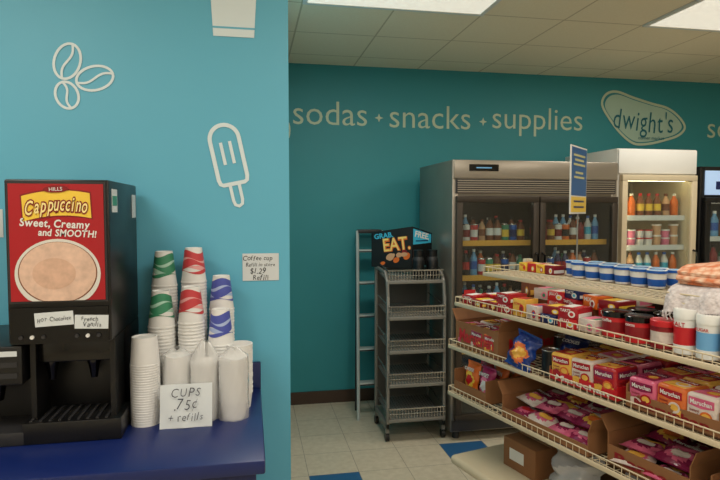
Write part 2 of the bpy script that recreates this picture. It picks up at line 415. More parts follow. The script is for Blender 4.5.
mb=at(MB(),mc); mb.box(x1,x1+.001,2.13,2.19,1.56,1.64,paper).obj('side_sticker',mc)

br=root('coffee_brewer','low black coffee brewer with white labels','coffee machine',(-.85,1.95,.9))
at(MB(),br).box(-1.05,-.652,1.80,2.15,1.08,1.195,black,.006).box(-1.05,-.652,1.95,2.15,.9005,1.08,black).box(-1.05,-.652,1.80,1.95,.9005,.94,dgrey,.003).obj('body',br)
mb=at(MB(),br)
for i in range(3): mb.box(-.78,-.665,1.798,1.80,1.165-i*.032,1.180-i*.032,paper if i==0 else dgrey)
mb.obj('label_strip',br)
at(MB(),br).lathe([(0,1.02),(.02,1.02),(.03,1.08),(0,1.08)],blackg,cx=-.75,cy=1.87).obj('nozzle',br)

# ---------- cups (inverted)
def cupmesh(h,rb,rt,lip=.002):
    prof=[(rb-.004,0),(rb+lip,0),(rb+lip,.004),(rb,.005)]
    N=8
    for i in range(1,N+1):
        t=i/N; prof.append((rb+(rt-rb)*t,.005+(h-.005)*t))
    prof+=[(rt-.004,h),(rt-.005,h-.004),(0,h-.004)]
    m=MB(); m.lathe(prof,foam,seg=24); return m
def swirl(mb,colm,colm2,rb,rt,h):
    seg=48
    for n_,(c0,ht,wa,ta,k_,ph,cm_) in enumerate(((.44,.07,.03,.03,2,1.2,colm2),(.66,.23,.03,.06,2,0,colm),(.64,.028,.07,.022,2,.6,colm2),(.30,.03,.04,.025,2,2.2,colm))):
        vs=[];fs=[]
        for j in range(seg+1):
            th=2*math.pi*j/seg; c_=c0+wa*math.sin(k_*th+ph); hh_=ht+ta*math.sin(k_*th+ph+1.9)
            for tt in (c_-hh_,c_+hh_):
                t=min(.97,max(.05,tt)); r=rb+(rt-rb)*t+.0005+.0003*n_; vs.append((r*math.cos(th),r*math.sin(th),.005+(h-.005)*t))
        for j in range(seg): fs.append((2*j,2*j+2,2*j+3,2*j+1))
        mb.add(vs,fs,cm_)
lg=mat('pale_green_print',(170,212,195),.5); lr=mat('pale_red_print',(232,165,165),.5); lp=mat('pale_blue_print',(170,188,228),.5)
specs=[('green printed cups',green,lg,'white paper cup with green swirl print, stacked upside down'),('red printed cups',mat('soft_red_print',(200,66,72),.45),lr,'white paper cup with red swirl print, stacked upside down'),('blue printed cups',mat('soft_blue_print',(76,88,174),.45),lp,'white paper cup with blue swirl print, stacked upside down')]
stk={0:[(-.301,2.050,.41),(-.306,2.165,.535)],1:[(-.203,2.050,.42),(-.203,2.165,.55)],2:[(-.105,2.050,.34),(-.106,2.165,.45)]}
for i,(g,c,c2_,l) in enumerate(specs):
    m=cupmesh(.125,.044,.030); swirl(m,c,c2_,.044,.030,.125); p=m.obj('paper_cup',label=l,cat='cup',group=g)
    p2=cupmesh(.125,.044,.030,.0015).obj('paper_cup',label='white paper cup nested rim down in a tall stack',cat='cup',group=g)
    for (x,y,H) in stk[i]:
        n=int(round((H-.125)/.0115))
        for k2 in range(n): clone(p2,(x+random.uniform(-.0006,.0006),y+random.uniform(-.0006,.0006),.9+k2*.0115))
        clone(p,(x,y,.9+n*.0115),rot=random.uniform(0,6))
    bpy.data.objects.remove(p); bpy.data.objects.remove(p2)
pf=cupmesh(.09,.045,.039,.001).obj('foam_cup',label='plain white foam cup nested upside down in a stack',cat='cup',group='plain foam cups')
for (x,y,H) in [(-.337,1.93,.285),(-.240,1.96,.21)]:
    n=int(round((H-.09)/.008))
    for k2 in range(n+1): clone(pf,(x,y,.9+k2*.008))
bpy.data.objects.remove(pf)
sc=MB(); sc.lathe([(0,0),(.038,0),(.044,.05),(.046,.05),(.046,.055),(.042,.055),(.037,.004),(0,.004)],foam,seg=24)
scp=sc.obj('foam_cup',label='short white foam cup nested rim up in a sleeve',cat='cup',group='short foam cups')
for (x,y,n) in [(-.152,1.945,18),(-.060,1.93,19),(-.042,2.03,22)]:
    for k2 in range(n): clone(scp,(x+random.uniform(-.0008,.0008),y,.9+k2*.008))
bpy.data.objects.remove(scp)
def sleeve(x,y,h,peak,seed,r0=.0505):
    seg=40; n=12; m=MB(); vs=[];fs=[]
    for i in range(n+1):
        f=i/n
        if f<.75: r=r0*(1-.03*f); z=.001+h*f/.75
        else: g=(f-.75)/.25; r=r0*(.97-.68*g); z=.001+h+peak*g
        for j in range(seg):
            a=2*math.pi*j/seg; rr=r*(1+.028*math.sin(5*a+i*.9+seed)+.022*math.sin(11*a-i*1.3)+.015*math.sin(17*a+i*2.1)); vs.append((rr*math.cos(a),rr*math.sin(a),z+.004*math.sin(3*a+seed)*f))
    for i in range(n):
        for j in range(seg): k=(j+1)%seg; fs.append((i*seg+j,i*seg+k,(i+1)*seg+k,(i+1)*seg+j))
    m.add(vs,fs,SLEEVE); m.obj('plastic_sleeve',label='crinkled clear plastic sleeve around stacked foam cups',cat='plastic sleeve',loc=(x,y,.9),group='cup sleeves')
sleeve(-.152,1.945,.195,.06,1); sleeve(-.060,1.93,.205,.025,2); sleeve(-.240,1.96,.212,.02,3)
mb=MB(); vs=[]; nx_=8
for j in range(7):
    for i in range(nx_+1): vs.append((-.08+.16*i/nx_,.003*math.sin(i*1.3+j*.7)-(.004 if i==4 else 0),.135*j/6))
mb.add(vs,[(j*(nx_+1)+i,j*(nx_+1)+i+1,(j+1)*(nx_+1)+i+1,(j+1)*(nx_+1)+i) for j in range(6) for i in range(nx_)],paper)
mb.hand('CUPS',0,-.0080,.110,faint,w=.09,bold=-.01); mb.hand('.75¢',.0,-.0080,.072,faint,w=.072,bold=-.01); mb.hand('+ refills',.0,-.0080,.033,faint,w=.105,bold=-.01)
mb.obj('price_sign',label='handwritten creased white paper cup price sign leaning on cups',cat='sign',loc=(-.205,1.855,.901),rot=(R(-14),0,0))

# ---------- step ladder
ld=root('step_ladder','folded dull aluminium step ladder leaning against the teal wall','ladder',(.95,4.4,0))
def lad(pts,r,m,nm): at(MB(),ld).tube(pts,r,m,8).obj(nm,ld)
for sx in(.79,1.10):
    s_=1 if sx<1 else -1
    lad([(sx,4.20,0),(sx+.055*s_,4.54,1.42)],.013,alu,'rail')
    lad([(sx+.02*s_,4.42,0),(sx+.055*s_,4.57,1.36)],.009,dgrey,'rear_leg')
for i in range(5):
    z=.25+i*.25; y=4.20+.34*z/1.42; e=.79+.055*z/1.42+.01
    at(MB(),ld).box(e,1.89-e,y-.02,y+.06,z,z+.02,alu,.003).box(e,1.89-e,y-.021,y-.018,z+.002,z+.010,black).obj('step',ld)
at(MB(),ld).box(.85,1.04,4.51,4.60,1.40,1.43,dgrey,.005).obj('top_cap',ld)

# ---------- rolling rack
rk=root('display_rack','silver grey metal rolling display rack with wire shelves and slogan topper','display rack',(1.11,3.95,0))
X0,X1,Y0,Y1=.90,1.32,3.75,4.15
for x in (X0,X1-.02):
    mb=at(MB(),rk)
    mb.box(x,x+.02,Y0,Y0+.03,.09,1.0,grey,.003).box(x,x+.02,Y1-.03,Y1,.09,1.17,grey,.003)
    mb.box(x,x+.02,Y0,Y1,.09,.13,grey,.003)
    mb.tube([(x+.01,Y0+.015,.99),(x+.01,Y0+.03,1.1),(x+.01,Y0+.09,1.16),(x+.01,Y1-.02,1.17)],.012,grey,8)
    mb.obj('side_frame',rk)
at(MB(),rk).box(X0+.02,X1-.02,Y1-.012,Y1-.008,.13,1.16,mat('rack_back_panel',(92,89,85),.5,.3)).obj('back_panel',rk)
shg=mat('rack_shelf_sheet',(136,133,126),.45,.3)
for z in (.16,.40,.63,.86,1.10):
    mb=at(MB(),rk); yf=Y0-.02 if z<1.0 else Y0+.03; xb=Y1-.03; zr=z+.035
    mb.add([(X0+.02,yf+.004,z-.004),(X1-.02,yf+.004,z-.004),(X1-.02,xb,zr),(X0+.02,xb,zr)],[(0,1,2,3)],shg)
    mb.box(X0+.012,X1-.012,yf-.006,yf,z-.016,z+.008,grey,.002)
    mb.tube([(X0+.012,yf,z+.075),(X1-.012,yf,z+.075)],.006,chrome)
    mb.tube([(X0+.012,yf,z+.04),(X1-.012,yf,z+.04)],.003,chrome)
    for i in range(19):
        x=X0+.026+i*.0206; mb.tube([(x,yf,z+.075),(x,yf+.001,z+.0)],.0028,chrome,5); mb.tube([(x,yf+.006,z),(x,xb,zr+.004)],.0018,chrome,4)
    for sx in (X0+.015,X1-.015): mb.tube([(sx,yf,z+.075),(sx,xb,zr+.075)],.004,chrome)
    mb.obj('wire_shelf',rk)
for x in (X0+.01,X1-.01):
    for y in (Y0+.03,Y1-.03):
        mb=at(MB(),rk); mb.box(x-.012,x+.012,y-.012,y+.012,.05,.09,grey)
        mb.M=mb.M@Matrix.Translation((x,y,.03))@Matrix.Rotation(R(90),4,'Y')
        mb.lathe([(0,-.012),(.03,-.012),(.03,.012),(0,.012)],black,16); mb.obj('caster',rk)
tp=at(MB(),rk); B=tp.M.copy()
ax,ay,bx_,by_=.865,4.09,1.135,3.96
ang=math.atan2(by_-ay,bx_-ax); L1=math.hypot(bx_-ax,by_-ay)
tp.M=B@Matrix.Translation((ax,ay,0))@Matrix.Rotation(ang,4,'Z')
tp.prism([(0,1.175),(L1,1.165),(L1,1.47),(0,1.425)],0,.008,black)
tp.text('GRAB.',.09,-.001,1.402,cyan,w=.14,bold=.03,rot=.14)
tp.text('EAT.',.187,-.001,1.342,orange,w=.20,h=.10,bold=.06,rot=.12)
tp.text('EAT.',.185,-.0016,1.344,mat('warm_yellow_print',(245,215,120),.4),w=.195,h=.095,bold=.01,rot=.12)
pr_=random.Random(2)
for k_ in range(11): tp.ell(.03+pr_.random()*.23,1.20+pr_.random()*.09,.012+pr_.random()*.02,.010+pr_.random()*.014,-.001-.0002*k_,0,pr_.choice([brown,dred,green,tan,orange,cardd]),rot=pr_.random())
cx_,cy_=1.30,4.02; ang2=math.atan2(cy_-by_,cx_-bx_); L2=math.hypot(cx_-bx_,cy_-by_)
tp.M=B@Matrix.Translation((bx_,by_,0))@Matrix.Rotation(ang2,4,'Z')
tp.prism([(0,1.165),(L2,1.20),(L2,1.42),(0,1.47)],0,.008,black)
tp.prism([(.008,1.34),(L2-.008,1.35),(L2-.008,1.41),(.008,1.455)],-.001,0,cyan)
tp.text('FREE.',L2/2,-.002,1.405,white,w=.13,bold=.03,rot=-.2); tp.box(.03,.14,-.002,-.001,1.362,1.370,navy)
tp.obj('topper_sign',rk,label='folded black slogan sign with cyan and yellow lettering')
canp=MB().lathe([(0,0),(.040,0),(.043,.01),(.043,.12),(.034,.145),(.036,.147),(.036,.19),(0,.192)],[black,black,black,dgrey,black,black,black],20)
c0=canp.obj('canister',label='black lidded canister on top of display rack',cat='canister',loc=(1.15,3.86,1.118),group='black canisters')
clone(c0,(1.255,3.87,1.118))

# ---------- coolers
def bottle(bodym,labm,capm,h=.20,r=.030):
    m=MB(); m.lathe([(0,0),(r*.9,0),(r,.008),(r,h*.25),(r*1.01,h*.25),(r*1.01,h*.55),(r,h*.55),(r*.95,h*.66),(r*.4,h*.85),(r*.4,h*.9),(r*.46,h*.9),(r*.46,h),(0,h)],
      [bodym,bodym,bodym,labm,labm,labm,bodym,bodym,bodym,capm,capm,capm],14); return m
liner=mat('dark_liner',(34,30,28),.6); linerw=mat('warm_white_liner',(200,190,164),.5); linerg=mat('grey_liner',(90,88,84),.5)
lampc=mat('cooler_lamp',(255,236,190),.5,emit=11,noise=.01)
filld=mat('dim_added_cooler_fill',(255,240,210),.5,emit=3.5,noise=.01)  # weak glow added to brighten dark cooler interiors
ystrip=mat('price_strip_yellow',(228,168,60),.5)
def cooler(nm,lab,X0,X1,Y0,Y1,H,nd,shell,line,frame,zt,zbm,shelves,lamp):
    r=root(nm,lab,'refrigerator',((X0+X1)/2,(Y0+Y1)/2,0))
    t=.045
    mb=at(MB(),r)
    mb.box(X0,X0+t,Y0,Y1,.06,H-.0,shell,.004).box(X1-t,X1,Y0,Y1,.06,H,shell,.004).box(X0+t,X1-t,Y1-t,Y1,.06,H,shell).box(X0+t,X1-t,Y0,Y1-t,zt,H,shell,.003).box(X0+t,X1-t,Y0,Y1-t,.06,zbm,shell,.003)
    mb.box(X0+t,X0+t+.005,Y0+.01,Y1-t,zbm,zt,line).box(X1-t-.005,X1-t,Y0+.01,Y1-t,zbm,zt,line).box(X0+t,X1-t,Y1-t-.006,Y1-t,zbm,zt,line).box(X0+t,X1-t,Y0+.01,Y1-t,zbm,zbm+.005,line).box(X0+t,X1-t,Y0+.01,Y1-t,zt-.005,zt,line)
    mb.obj('body',r)
    for x in(X0+.06,X1-.06):
        for y in (Y0+.06,Y1-.06):
            mb=at(MB(),r); mb.lathe([(0,0),(.025,0),(.02,.06),(0,.06)],dgrey,12,cx=x,cy=y); mb.obj('foot',r)
    w=(X1-X0-.03)/nd
    for i in range(nd):
        a=X0+.015+i*w+.004; b2=a+w-.008; z0=zbm-.02; z1=zt+.02; f=.042
        dm=at(MB(),r)
        dm.box(a,b2,Y0-.045,Y0-.003,z1-f,z1,frame,.004).box(a,b2,Y0-.045,Y0-.003,z0,z0+f,frame,.004).box(a,a+f,Y0-.045,Y0-.003,z0+f,z1-f,frame,.003).box(b2-f,b2,Y0-.045,Y0-.003,z0+f,z1-f,frame,.003)
        d=dm.obj('door',r)
        at(MB(),r).box(a+f,b2-f,Y0-.028,Y0-.022,z0+f,z1-f,GLASS).obj('glass_pane',d)
        hx=(b2-.02) if (i==0) else (a+.02)
        hb=at(MB(),r); hb.tube([(hx,Y0-.045,.95),(hx,Y0-.08,.96),(hx,Y0-.08,1.28),(hx,Y0-.045,1.29)],.009,blackg if shell!=black else dgrey,8); hb.obj('handle',d)
    for z in shelves:
        mb=at(MB(),r); 
        for k2 in range(14): 
            y=Y0+.06+k2*(Y1-Y0-.16)/13; mb.tube([(X0+t+.006,y,z-.004),(X1-t-.006,y,z-.004)],.003,chrome,5)
        mb.box(X0+t+.006,X1-t-.006,Y0+.035,Y0+.04,z-.03,z+.008,ystrip if shell==steel else white)
        mb.obj('shelf',r)
    if nd==1:
        at(MB(),r).box(X0+t+.02,X0+t+.035,Y0+.012,Y0+.025,zbm+.05,zt-.05,lampc if lamp else filld).obj('interior_lamp_or_fill',r)
        at(MB(),r).box(X0+t+.03,X1-t-.03,Y0+.014,Y0+.03,zt-.022,zt-.007,lampc if lamp else filld).obj('interior_lamp_or_fill',r)
    else:
        at(MB(),r).box((X0+X1)/2-.012,(X0+X1)/2+.012,Y0+.004,Y0+.03,zbm+.01,zt-.01,line).obj('center_mullion',r)
        for xa,xb_ in ((X0+.08,(X0+X1)/2-.05),((X0+X1)/2+.05,X1-.08)): at(MB(),r).box(xa,xb_,Y0+.014,Y0+.026,zt-.02,zt-.007,filld).obj('interior_lamp_or_fill',r)  # added glow strips that lift the dark interior, no lamps seen here
    return r
shelf1=[.34,.62,.89,1.13,1.37]
c1=cooler('refrigerator','wide stainless two glass door drink cooler',1.338,2.57,3.70,4.46,1.925,2,steel,liner,mat('bronze_door_frame',(62,54,46),.4,.4),1.66,.17,shelf1,False)
at(MB(),c1).box(1.345,2.563,3.685,3.70,1.80,1.92,steel,.003).obj('header_panel',c1)
mb=at(MB(),c1).box(1.36,2.55,3.688,3.70,1.70,1.795,dgrey)
for i in range(6): mb.box(1.37,2.54,3.682,3.69,1.706+i*.015,1.713+i*.015,steel)
mb.obj('louvre_grille',c1)
at(MB(),c1).box(1.45,1.66,3.68,3.685,1.85,1.895,blackg).box(1.50,1.61,3.679,3.68,1.868,1.876,lightblue).obj('name_plate',c1)
at(MB(),c1).box(1.345,2.563,3.685,3.70,.07,.14,dgrey).obj('kick_plate',c1)
m=at(MB(),c1).box(1.41,1.49,3.653,3.655,.98,1.05,red).box(1.415,1.485,3.652,3.653,1.0,1.02,white); m.obj('door_sticker',c1)
c2=cooler('refrigerator','tall white single glass door refrigerator',2.60,3.25,3.75,4.45,2.03,1,owhite,linerw,creamm,1.82,.2,[.36,.62,.88,1.10,1.32,1.54],True)
at(MB(),c2).box(2.605,3.245,3.735,3.75,1.85,2.025,white,.004).obj('header_panel',c2)
c3=cooler('refrigerator','black glass door merchandiser with lit screen header',3.29,3.95,3.75,4.45,1.91,1,black,linerg,black,1.66,.2,[.36,.62,.88,1.12,1.38],False)
scr=mat('lit_screen',(150,175,205),.3,noise=.1,ns=6,emit=.7,ecol=(150,175,205))
at(MB(),c3).box(3.33,3.91,3.742,3.75,1.70,1.88,scr).box(3.42,3.6,3.740,3.742,1.74,1.80,navy).obj('screen',c3)
cols=[(navy,red,white),(brown,yellow,red),(green,white,green),(lightblue,bluep,white),(orange,orange,white),(dred,dred,black),(black,red,red),(white,cyan,bluep),(tan,brown,brown),(brown,white,black)]
rr_=random.Random(9)
bp=[bottle(*c,h=rr_.uniform(.14,.19),r=rr_.uniform(.024,.028)).obj('drink_bottle',label='chilled plastic drink bottle on a cooler shelf',cat='bottle',group='bottles in the steel cooler') for c in cols]
def dcan(a,b_): return MB().lathe([(0,0),(.022,0),(.027,.006),(.027,.03),(.027,.08),(.027,.112),(.022,.12),(.021,.118),(0,.118)],[chrome,chrome,a,b_,a,chrome,chrome,chrome],14).obj('drink_can',label='chilled drink can on a cooler shelf',cat='can',group='cans in the steel cooler')
dc=[dcan(*q) for q in [(red,white),(bluep,navy),(green,yellow),(white,dred),(orange,black)]]
for z in shelf1:
    for yy in ((3.79,3.86) if z>.8 else (3.79,)):
        i=0; x=1.415+(.02 if yy>3.8 else 0)
        while x<2.50:
            if abs(x-1.954)>.04:
                k2=rr_.randrange(15)
                if k2>=10: clone(dc[k2-10],(x,yy,z))
                else: clone(bp[k2],(x,yy,z))
            x+=.058; i+=1
for o in bp+dc: bpy.data.objects.remove(o)
def tub(bm_,lm,h=.09,r=.04): return MB().lathe([(0,0),(r*.85,0),(r,h*.85),(r*1.06,h*.85),(r*1.06,h),(0,h)],[bm_,bm_,lm,lm,lm],16)
tp_=[tub(a,b_,h,r) .obj('food_tub',label='small lidded food tub on refrigerator shelf',cat='tub',group='tubs in the white refrigerator') for a,b_,h,r in [(white,red,.06,.033),(tan,white,.08,.033),(pink,white,.06,.034),(yellow,orange,.07,.033),(brown,white,.08,.033),(lightblue,white,.06,.034)]]
bw=[bottle(*c,h=.17,r=.029).obj('drink_bottle',label='small chilled drink bottle in white refrigerator',cat='bottle',group='bottles in the white refrigerator') for c in (cols[1],cols[4],cols[7],cols[8])]
hh={0:.06,1:.08,2:.06,3:.07,4:.08,5:.06}
for z in [.36,.62,.88,1.10,1.32,1.54]:
    for i in range(7):
        if z in (1.10,1.54): clone(bw[rr_.randrange(4)],(2.715+i*.072,3.84,z)); continue
        k2=rr_.randrange(6)
        clone(tp_[k2],(2.715+i*.072,3.84,z)); clone(tp_[k2],(2.715+i*.072,3.84,z+hh[k2]+.0005))
for o in tp_+bw: bpy.data.objects.remove(o)
bp=[bottle(*c).obj('drink_bottle',label='chilled plastic drink bottle on a merchandiser shelf',cat='bottle',group='bottles in the black merchandiser') for c in cols[2:6]]
for z in [.36,.62,.88,1.12,1.38]:
    for i in range(6): clone(bp[(i//2+int(z*10))%4],(3.42+i*.084,3.84,z))
for o in bp: bpy.data.objects.remove(o)

# ---------- gondola
E0=Vector((.935,2.62)); gt=Vector((.261,-.965)); gn=Vector((.965,.261)); GR=math.atan2(-.965,.261)
def G(t,q,z): p=E0+gt*t+gn*q; return (p.x,p.y,z)
gd=root('shelving_unit','cream metal retail shelving unit with wire fronted shelves','store shelf',G(0,0,0),GR)
LEN=1.9; BK=.44
for x in (.03,.95,1.87): MB().box(x-.015,x+.015,BK,BK+.04,0,1.34,creamm,.003).obj('upright',gd)
MB().box(.0,LEN,BK+.012,BK+.028,.06,1.29,mat('pegboard_brown',(60,46,34),.8,noise=.1,ns=40)).obj('back_panel',gd)
for x in (.03,.95,1.87): MB().box(x-.015,x+.015,0,BK,0,.06,creamm,.003).obj('base_foot',gd)
for (z,ts,q0,q1) in [(1.30,.15,.085,.50),(1.152,.05,0,BK),(.94,0,0,BK),(.713,0,0,BK),(.45,.10,-.06,BK)]:
    mb=MB()
    if z>.5:
        q=q0+.02
        while q<q1: mb.tube([(ts,q,z-.004),(LEN,q,z-.004)],.002,creamm,4); q+=.03
        x=ts
        while x<LEN: mb.tube([(x,q0,z-.009),(x,q1,z-.009)],.0022,creamm,4); x+=.045
        mb.box(ts,LEN,q0-.004,q0+.002,z-.016,z+.002,creamm,.002)
        mb.box(ts,ts+.006,q0,q1,z-.016,z+.000,creamm,.002)
        mb.tube([(ts,q0+.004,z+.026),(LEN,q0+.004,z+.026)],.0025,creamm,6)
        mb.tube([(ts+.003,q0+.006,z+.026),(ts+.003,q1,z+.026)],.0025,creamm,6)
        x=ts
        while x<LEN: mb.tube([(x,q0+.004,z),(x,q0+.004,z+.026)],.0016,creamm,4); x+=.03
        q=q0
        while q<q1: mb.tube([(ts+.003,q,z),(ts+.003,q,z+.026)],.0016,creamm,4); q+=.03
    else:
        mb.box(ts,LEN,q0,q1,z-.045,z,creamm,.020,4)
    mb.obj('shelf',gd)
def P(ob,t,q,z,r=0,tilt=None):
    ob.location=G(t,q,z); ob.rotation_euler=(tilt or 0,0,GR+r); return ob

def carton(w,d,h,lip,txt,tm,flap=True,frontm=card,name='open_carton',label='open brown cardboard case',group='open cartons',side=True):
    m=MB(); t=.004; a=w/2; b2=d/2
    m.box(-a,a,-b2,b2,0,t,cardd); m.box(-a,a,b2-t,b2,t,h,card); m.box(-a,-a+t,-b2,b2-t,t,h,card); m.box(a-t,a,-b2,b2-t,t,h,frontm); m.box(-a+t,a-t,-b2,-b2+t,t,lip,frontm)
    if txt:
        m.text(txt,0,-b2-.001,lip*.5,tm,w=w*.8,h=lip*.5,bold=.03)
        if side:
            m.M=Matrix.Rotation(R(90),4,'Z'); m.text(txt,0,-a-.001,h*.5,tm,w=d*.7,h=h*.4,bold=.03); m.M=Matrix.Identity(4)
    o=m.obj(name,label=label,cat='carton',group=group)
    if flap:
        f=MB(); f.box(0,.003,-b2,b2,0,.06,card); o2=f.obj('flap',o); o2.location=(-a,0,h); o2.rotation_euler=(0,R(-35),0)
        f=MB(); f.box(0,.003,-b2,b2,0,.05,card); o2=f.obj('flap',o); o2.location=(a-.003,0,h); o2.rotation_euler=(0,R(20),0)
    return o
Z1=.9425
wrapw=mat('glossy_white_wrap',(206,192,182),.15,noise=.1,bump=.6,ns=34); wrapp=mat('glossy_pink_wrap',(204,96,126),.15,noise=.12,bump=.6,ns=34)
wrapy=mat('glossy_yellow_wrap',(220,170,74),.15,noise=.12,bump=.6,ns=34); wrapr=mat('glossy_red_wrap',(165,35,42),.15,noise=.12,bump=.6,ns=34); wrapm=mat('glossy_magenta_wrap',(132,36,72),.2,noise=.15,bump=.6,ns=25)
wrapo=mat('glossy_orange_wrap',(205,105,50),.15,noise=.12,bump=.6,ns=34)
def mpack(w,d,h,a,b_,c,e):
    m=MB(); m.box(-w/2,w/2,-d/2,d/2,0,h,a,.012,4)
    for rz,ww in ((0,w),(90,d),(-90,d),(180,w)):
        dd=(d if rz in(0,180) else w)/2; m.M=Matrix.Rotation(R(rz),4,'Z'); k=.40
        m.prism([(-ww*k,h*.12),(ww*k,h*.12),(ww*k,h*.34),(ww*.1,h*.24),(-ww*.2,h*.38),(-ww*k,h*.32)],-dd-.0006,-dd+.001,b_)
        m.prism([(-ww*k,h*.64),(0,h*.58),(ww*k,h*.64),(ww*k,h*.88),(-ww*k,h*.88)],-dd-.0006,-dd+.001,c)
        m.text('Maruchan',0,-dd-.0014,h*.75,white if c is not wrapw else dred,w=ww*.68,h=h*.14,bold=.02)
        m.ell(ww*.16,h*.36,ww*.20,h*.17,-dd-.0010,-dd+.001,e); m.ell(ww*.16,h*.37,ww*.14,h*.10,-dd-.0014,-dd-.0010,wrapy)
        m.text('Instant',-ww*.20,-dd-.0014,h*.50,dred,w=ww*.30,h=h*.08,bold=.02); m.text('Lunch',-ww*.20,-dd-.0014,h*.39,dred,w=ww*.30,h=h*.08,bold=.02)
    m.M=Matrix.Translation((0,0,h))@Matrix.Rotation(R(-90),4,'X')
    m.prism(rect(0,0,w*.74,d*.78,0),-.0006,.0005,b_ if b_ is not wrapw else c)
    m.prism(rect(0,d*.20,w*.70,d*.24,0),-.0010,-.0006,c); m.ell(w*.08,-d*.10,w*.22,d*.18,-.0014,-.0006,e); m.ell(w*.08,-d*.10,w*.15,d*.12,-.0018,-.0014,wrapy)
    m.text('Maruchan',0,-.002,d*.20,white if c is not wrapw else dred,w=w*.60,bold=.02); m.M=Matrix.Identity(4)
    return m.obj('noodle_multipack',label='shiny shrink wrapped printed pack of instant noodle cups',cat='noodle pack',group='noodle cup multipacks')
mps=[mpack(.098,.120,.098,*q) for q in [(wrapw,wrapp,wrapp,wrapo),(wrapy,wrapr,wrapr,wrapo),(wrapp,wrapw,wrapm,wrapr),(wrapw,wrapy,wrapr,wrapr),(wrapo,wrapy,wrapr,wrapw),(wrapr,wrapy,wrapm,wrapo)]]
def packs(tc_,z,seed):
    for j in range(3):
        for i in range(3):
            clone(mps[(i*2+j*3+seed)%6],G(tc_-.099+.099*i,.078+.124*j,z+random.uniform(0,.006)),(random.uniform(-.04,.04),random.uniform(-.05,.05),GR+random.uniform(-.06,.06)))
P(carton(.31,.39,.12,.12,'Maruchan',red,True,label='open brown cardboard noodle case with red lettering'),.19,.212,Z1)
packs(.19,Z1+.006,0)
P(carton(.31,.39,.05,.038,'Maruchan',white,False,frontm=red,label='red fronted tray of instant noodle packs',side=False),.80,.212,Z1)
packs(.80,Z1+.006,1)
P(carton(.31,.39,.075,.05,'Maruchan',dred,False,label='brown tray of instant noodle packs with red lettering'),1.145,.212,Z1)
packs(1.145,Z1+.006,2)
P(carton(.31,.39,.075,.05,'Maruchan',dred,False,label='brown tray of instant noodle packs with red lettering'),1.49,.212,Z1)
packs(1.49,Z1+.006,3)
for o in mps: bpy.data.objects.remove(o)
def bag(w,h,th,m1,m2,m3,txt,name='snack_bag',label='',grp='snack bags',flat=False,crum=.003,tm=None,band=None):
    m=MB(); nx,nz=14,18
    for side in (-1,1):
        vs=[];fa=[];fb=[];fc=[];fd=[]
        for j in range(nz+1):
            v=j/nz
            for i in range(nx+1):
                u=i/nx; b_=(math.sin(math.pi*u)**.6)*(math.sin(math.pi*min(1,max(0,(v-.06)/.88)))**.5 if .06<v<.94 else 0)
                vs.append(((u-.5)*w*(1-.05*math.sin(math.pi*v))+crum*math.sin(17*v),side*(th/2*b_+.0006)+crum*(math.sin(9*u+5*v)+.8*math.sin(23*v-11*u))*b_,v*h))
        for j in range(nz):
            for i in range(nx):
                q=(j*(nx+1)+i,j*(nx+1)+i+1,(j+1)*(nx+1)+i+1,(j+1)*(nx+1)+i)
                if side==1:q=q[::-1]
                k=math.hypot((i+.5)/nx-.5,((j+.5)/nz-.40)*1.2)
                if band and .62<(j+.5)/nz<.88: fd.append(q)
                else: (fa if k>.33 else (fb if k>.2 else fc)).append(q)
        for f_,mm in((fa,m1),(fb,m2),(fc,m3),(fd,band)):
            if f_: m.add(vs,f_,mm)
    if txt: m.text(txt,0,-th/2-crum-.001,h*.75,tm or white,w=w*.7,bold=.03)
    return m.obj(name,label=label,cat='snack bag',group=grp)
bb_=mat('glossy_blue_wrap',(24,54,125),.15,noise=.2,bump=.8,ns=25)
b=bag(.125,.15,.06,bb_,wrapo,wrapy,None,label='crumpled blue snack bag with orange and yellow picture',crum=.007); b.location=G(.475,.0,.946); b.rotation_euler=(R(-24),R(12),GR+.15)
b=bag(.12,.15,.05,navy,bb_,brown,'COOKIES',label='dark blue cookie bag lying back'); P(b,.57,.16,.945,.1,R(-40))
cn=MB().lathe([(0,0),(.036,0),(.037,.004),(.036,.006),(.036,.094),(.037,.097),(.034,.1),(.033,.097),(0,.097)],[dgrey,dgrey,dgrey,black,dgrey,chrome,chrome,chrome],18).obj('food_can',label='dark labelled tin can at the back of shelf',cat='can',group='dark cans')
for i in range(3):
    for k2 in range(2): clone(cn,G(.43+.08*i,.30+.08*k2,.94))
clone(cn,G(.60,.07,.94)); bpy.data.objects.remove(cn)
# level D
P(carton(.24,.34,.11,.055,None,dred,False,label='brown cardboard tray of small snack bags'),.14,.19,.715)
for i in range(2):
    for j in range(4):
        cs=[(orange,yellow,red,'CHEESE'),(wrapr,white,dred,'HOT'),(magenta,pink,white,'SWEET'),(orange,red,yellow,'CORN')][(i*2+j)%4]
        b=bag(.10,.145,.05,*cs,label='small upright snack bag in cardboard tray',grp='small snack bags'); P(b,.085+.11*i,.07+.075*j,.722,0,R(-10))
P(carton(.46,.42,.09,.04,None,dred,True,label='wide open cardboard case of noodle packs'),.62,.215,.715)
fps=[bag(.125,.14,.045,*c,txt='Maruchan',name='noodle_pack',label='shiny printed noodle pack lying flat in case',grp='flat noodle packs',crum=.004,band=bn,tm=tm_) for c,bn,tm_ in [((wrapm,wrapp,wrapr),wrapw,dred),((wrapw,wrapp,wrapy),wrapm,white),((wrapp,wrapm,wrapw),wrapy,dred),((wrapm,wrapp,wrapw),wrapp,white),((wrapm,wrapy,wrapo),wrapw,dred),((wrapp,wrapw,wrapm),wrapr,white)]]
for o in fps: o['category']='noodle pack'
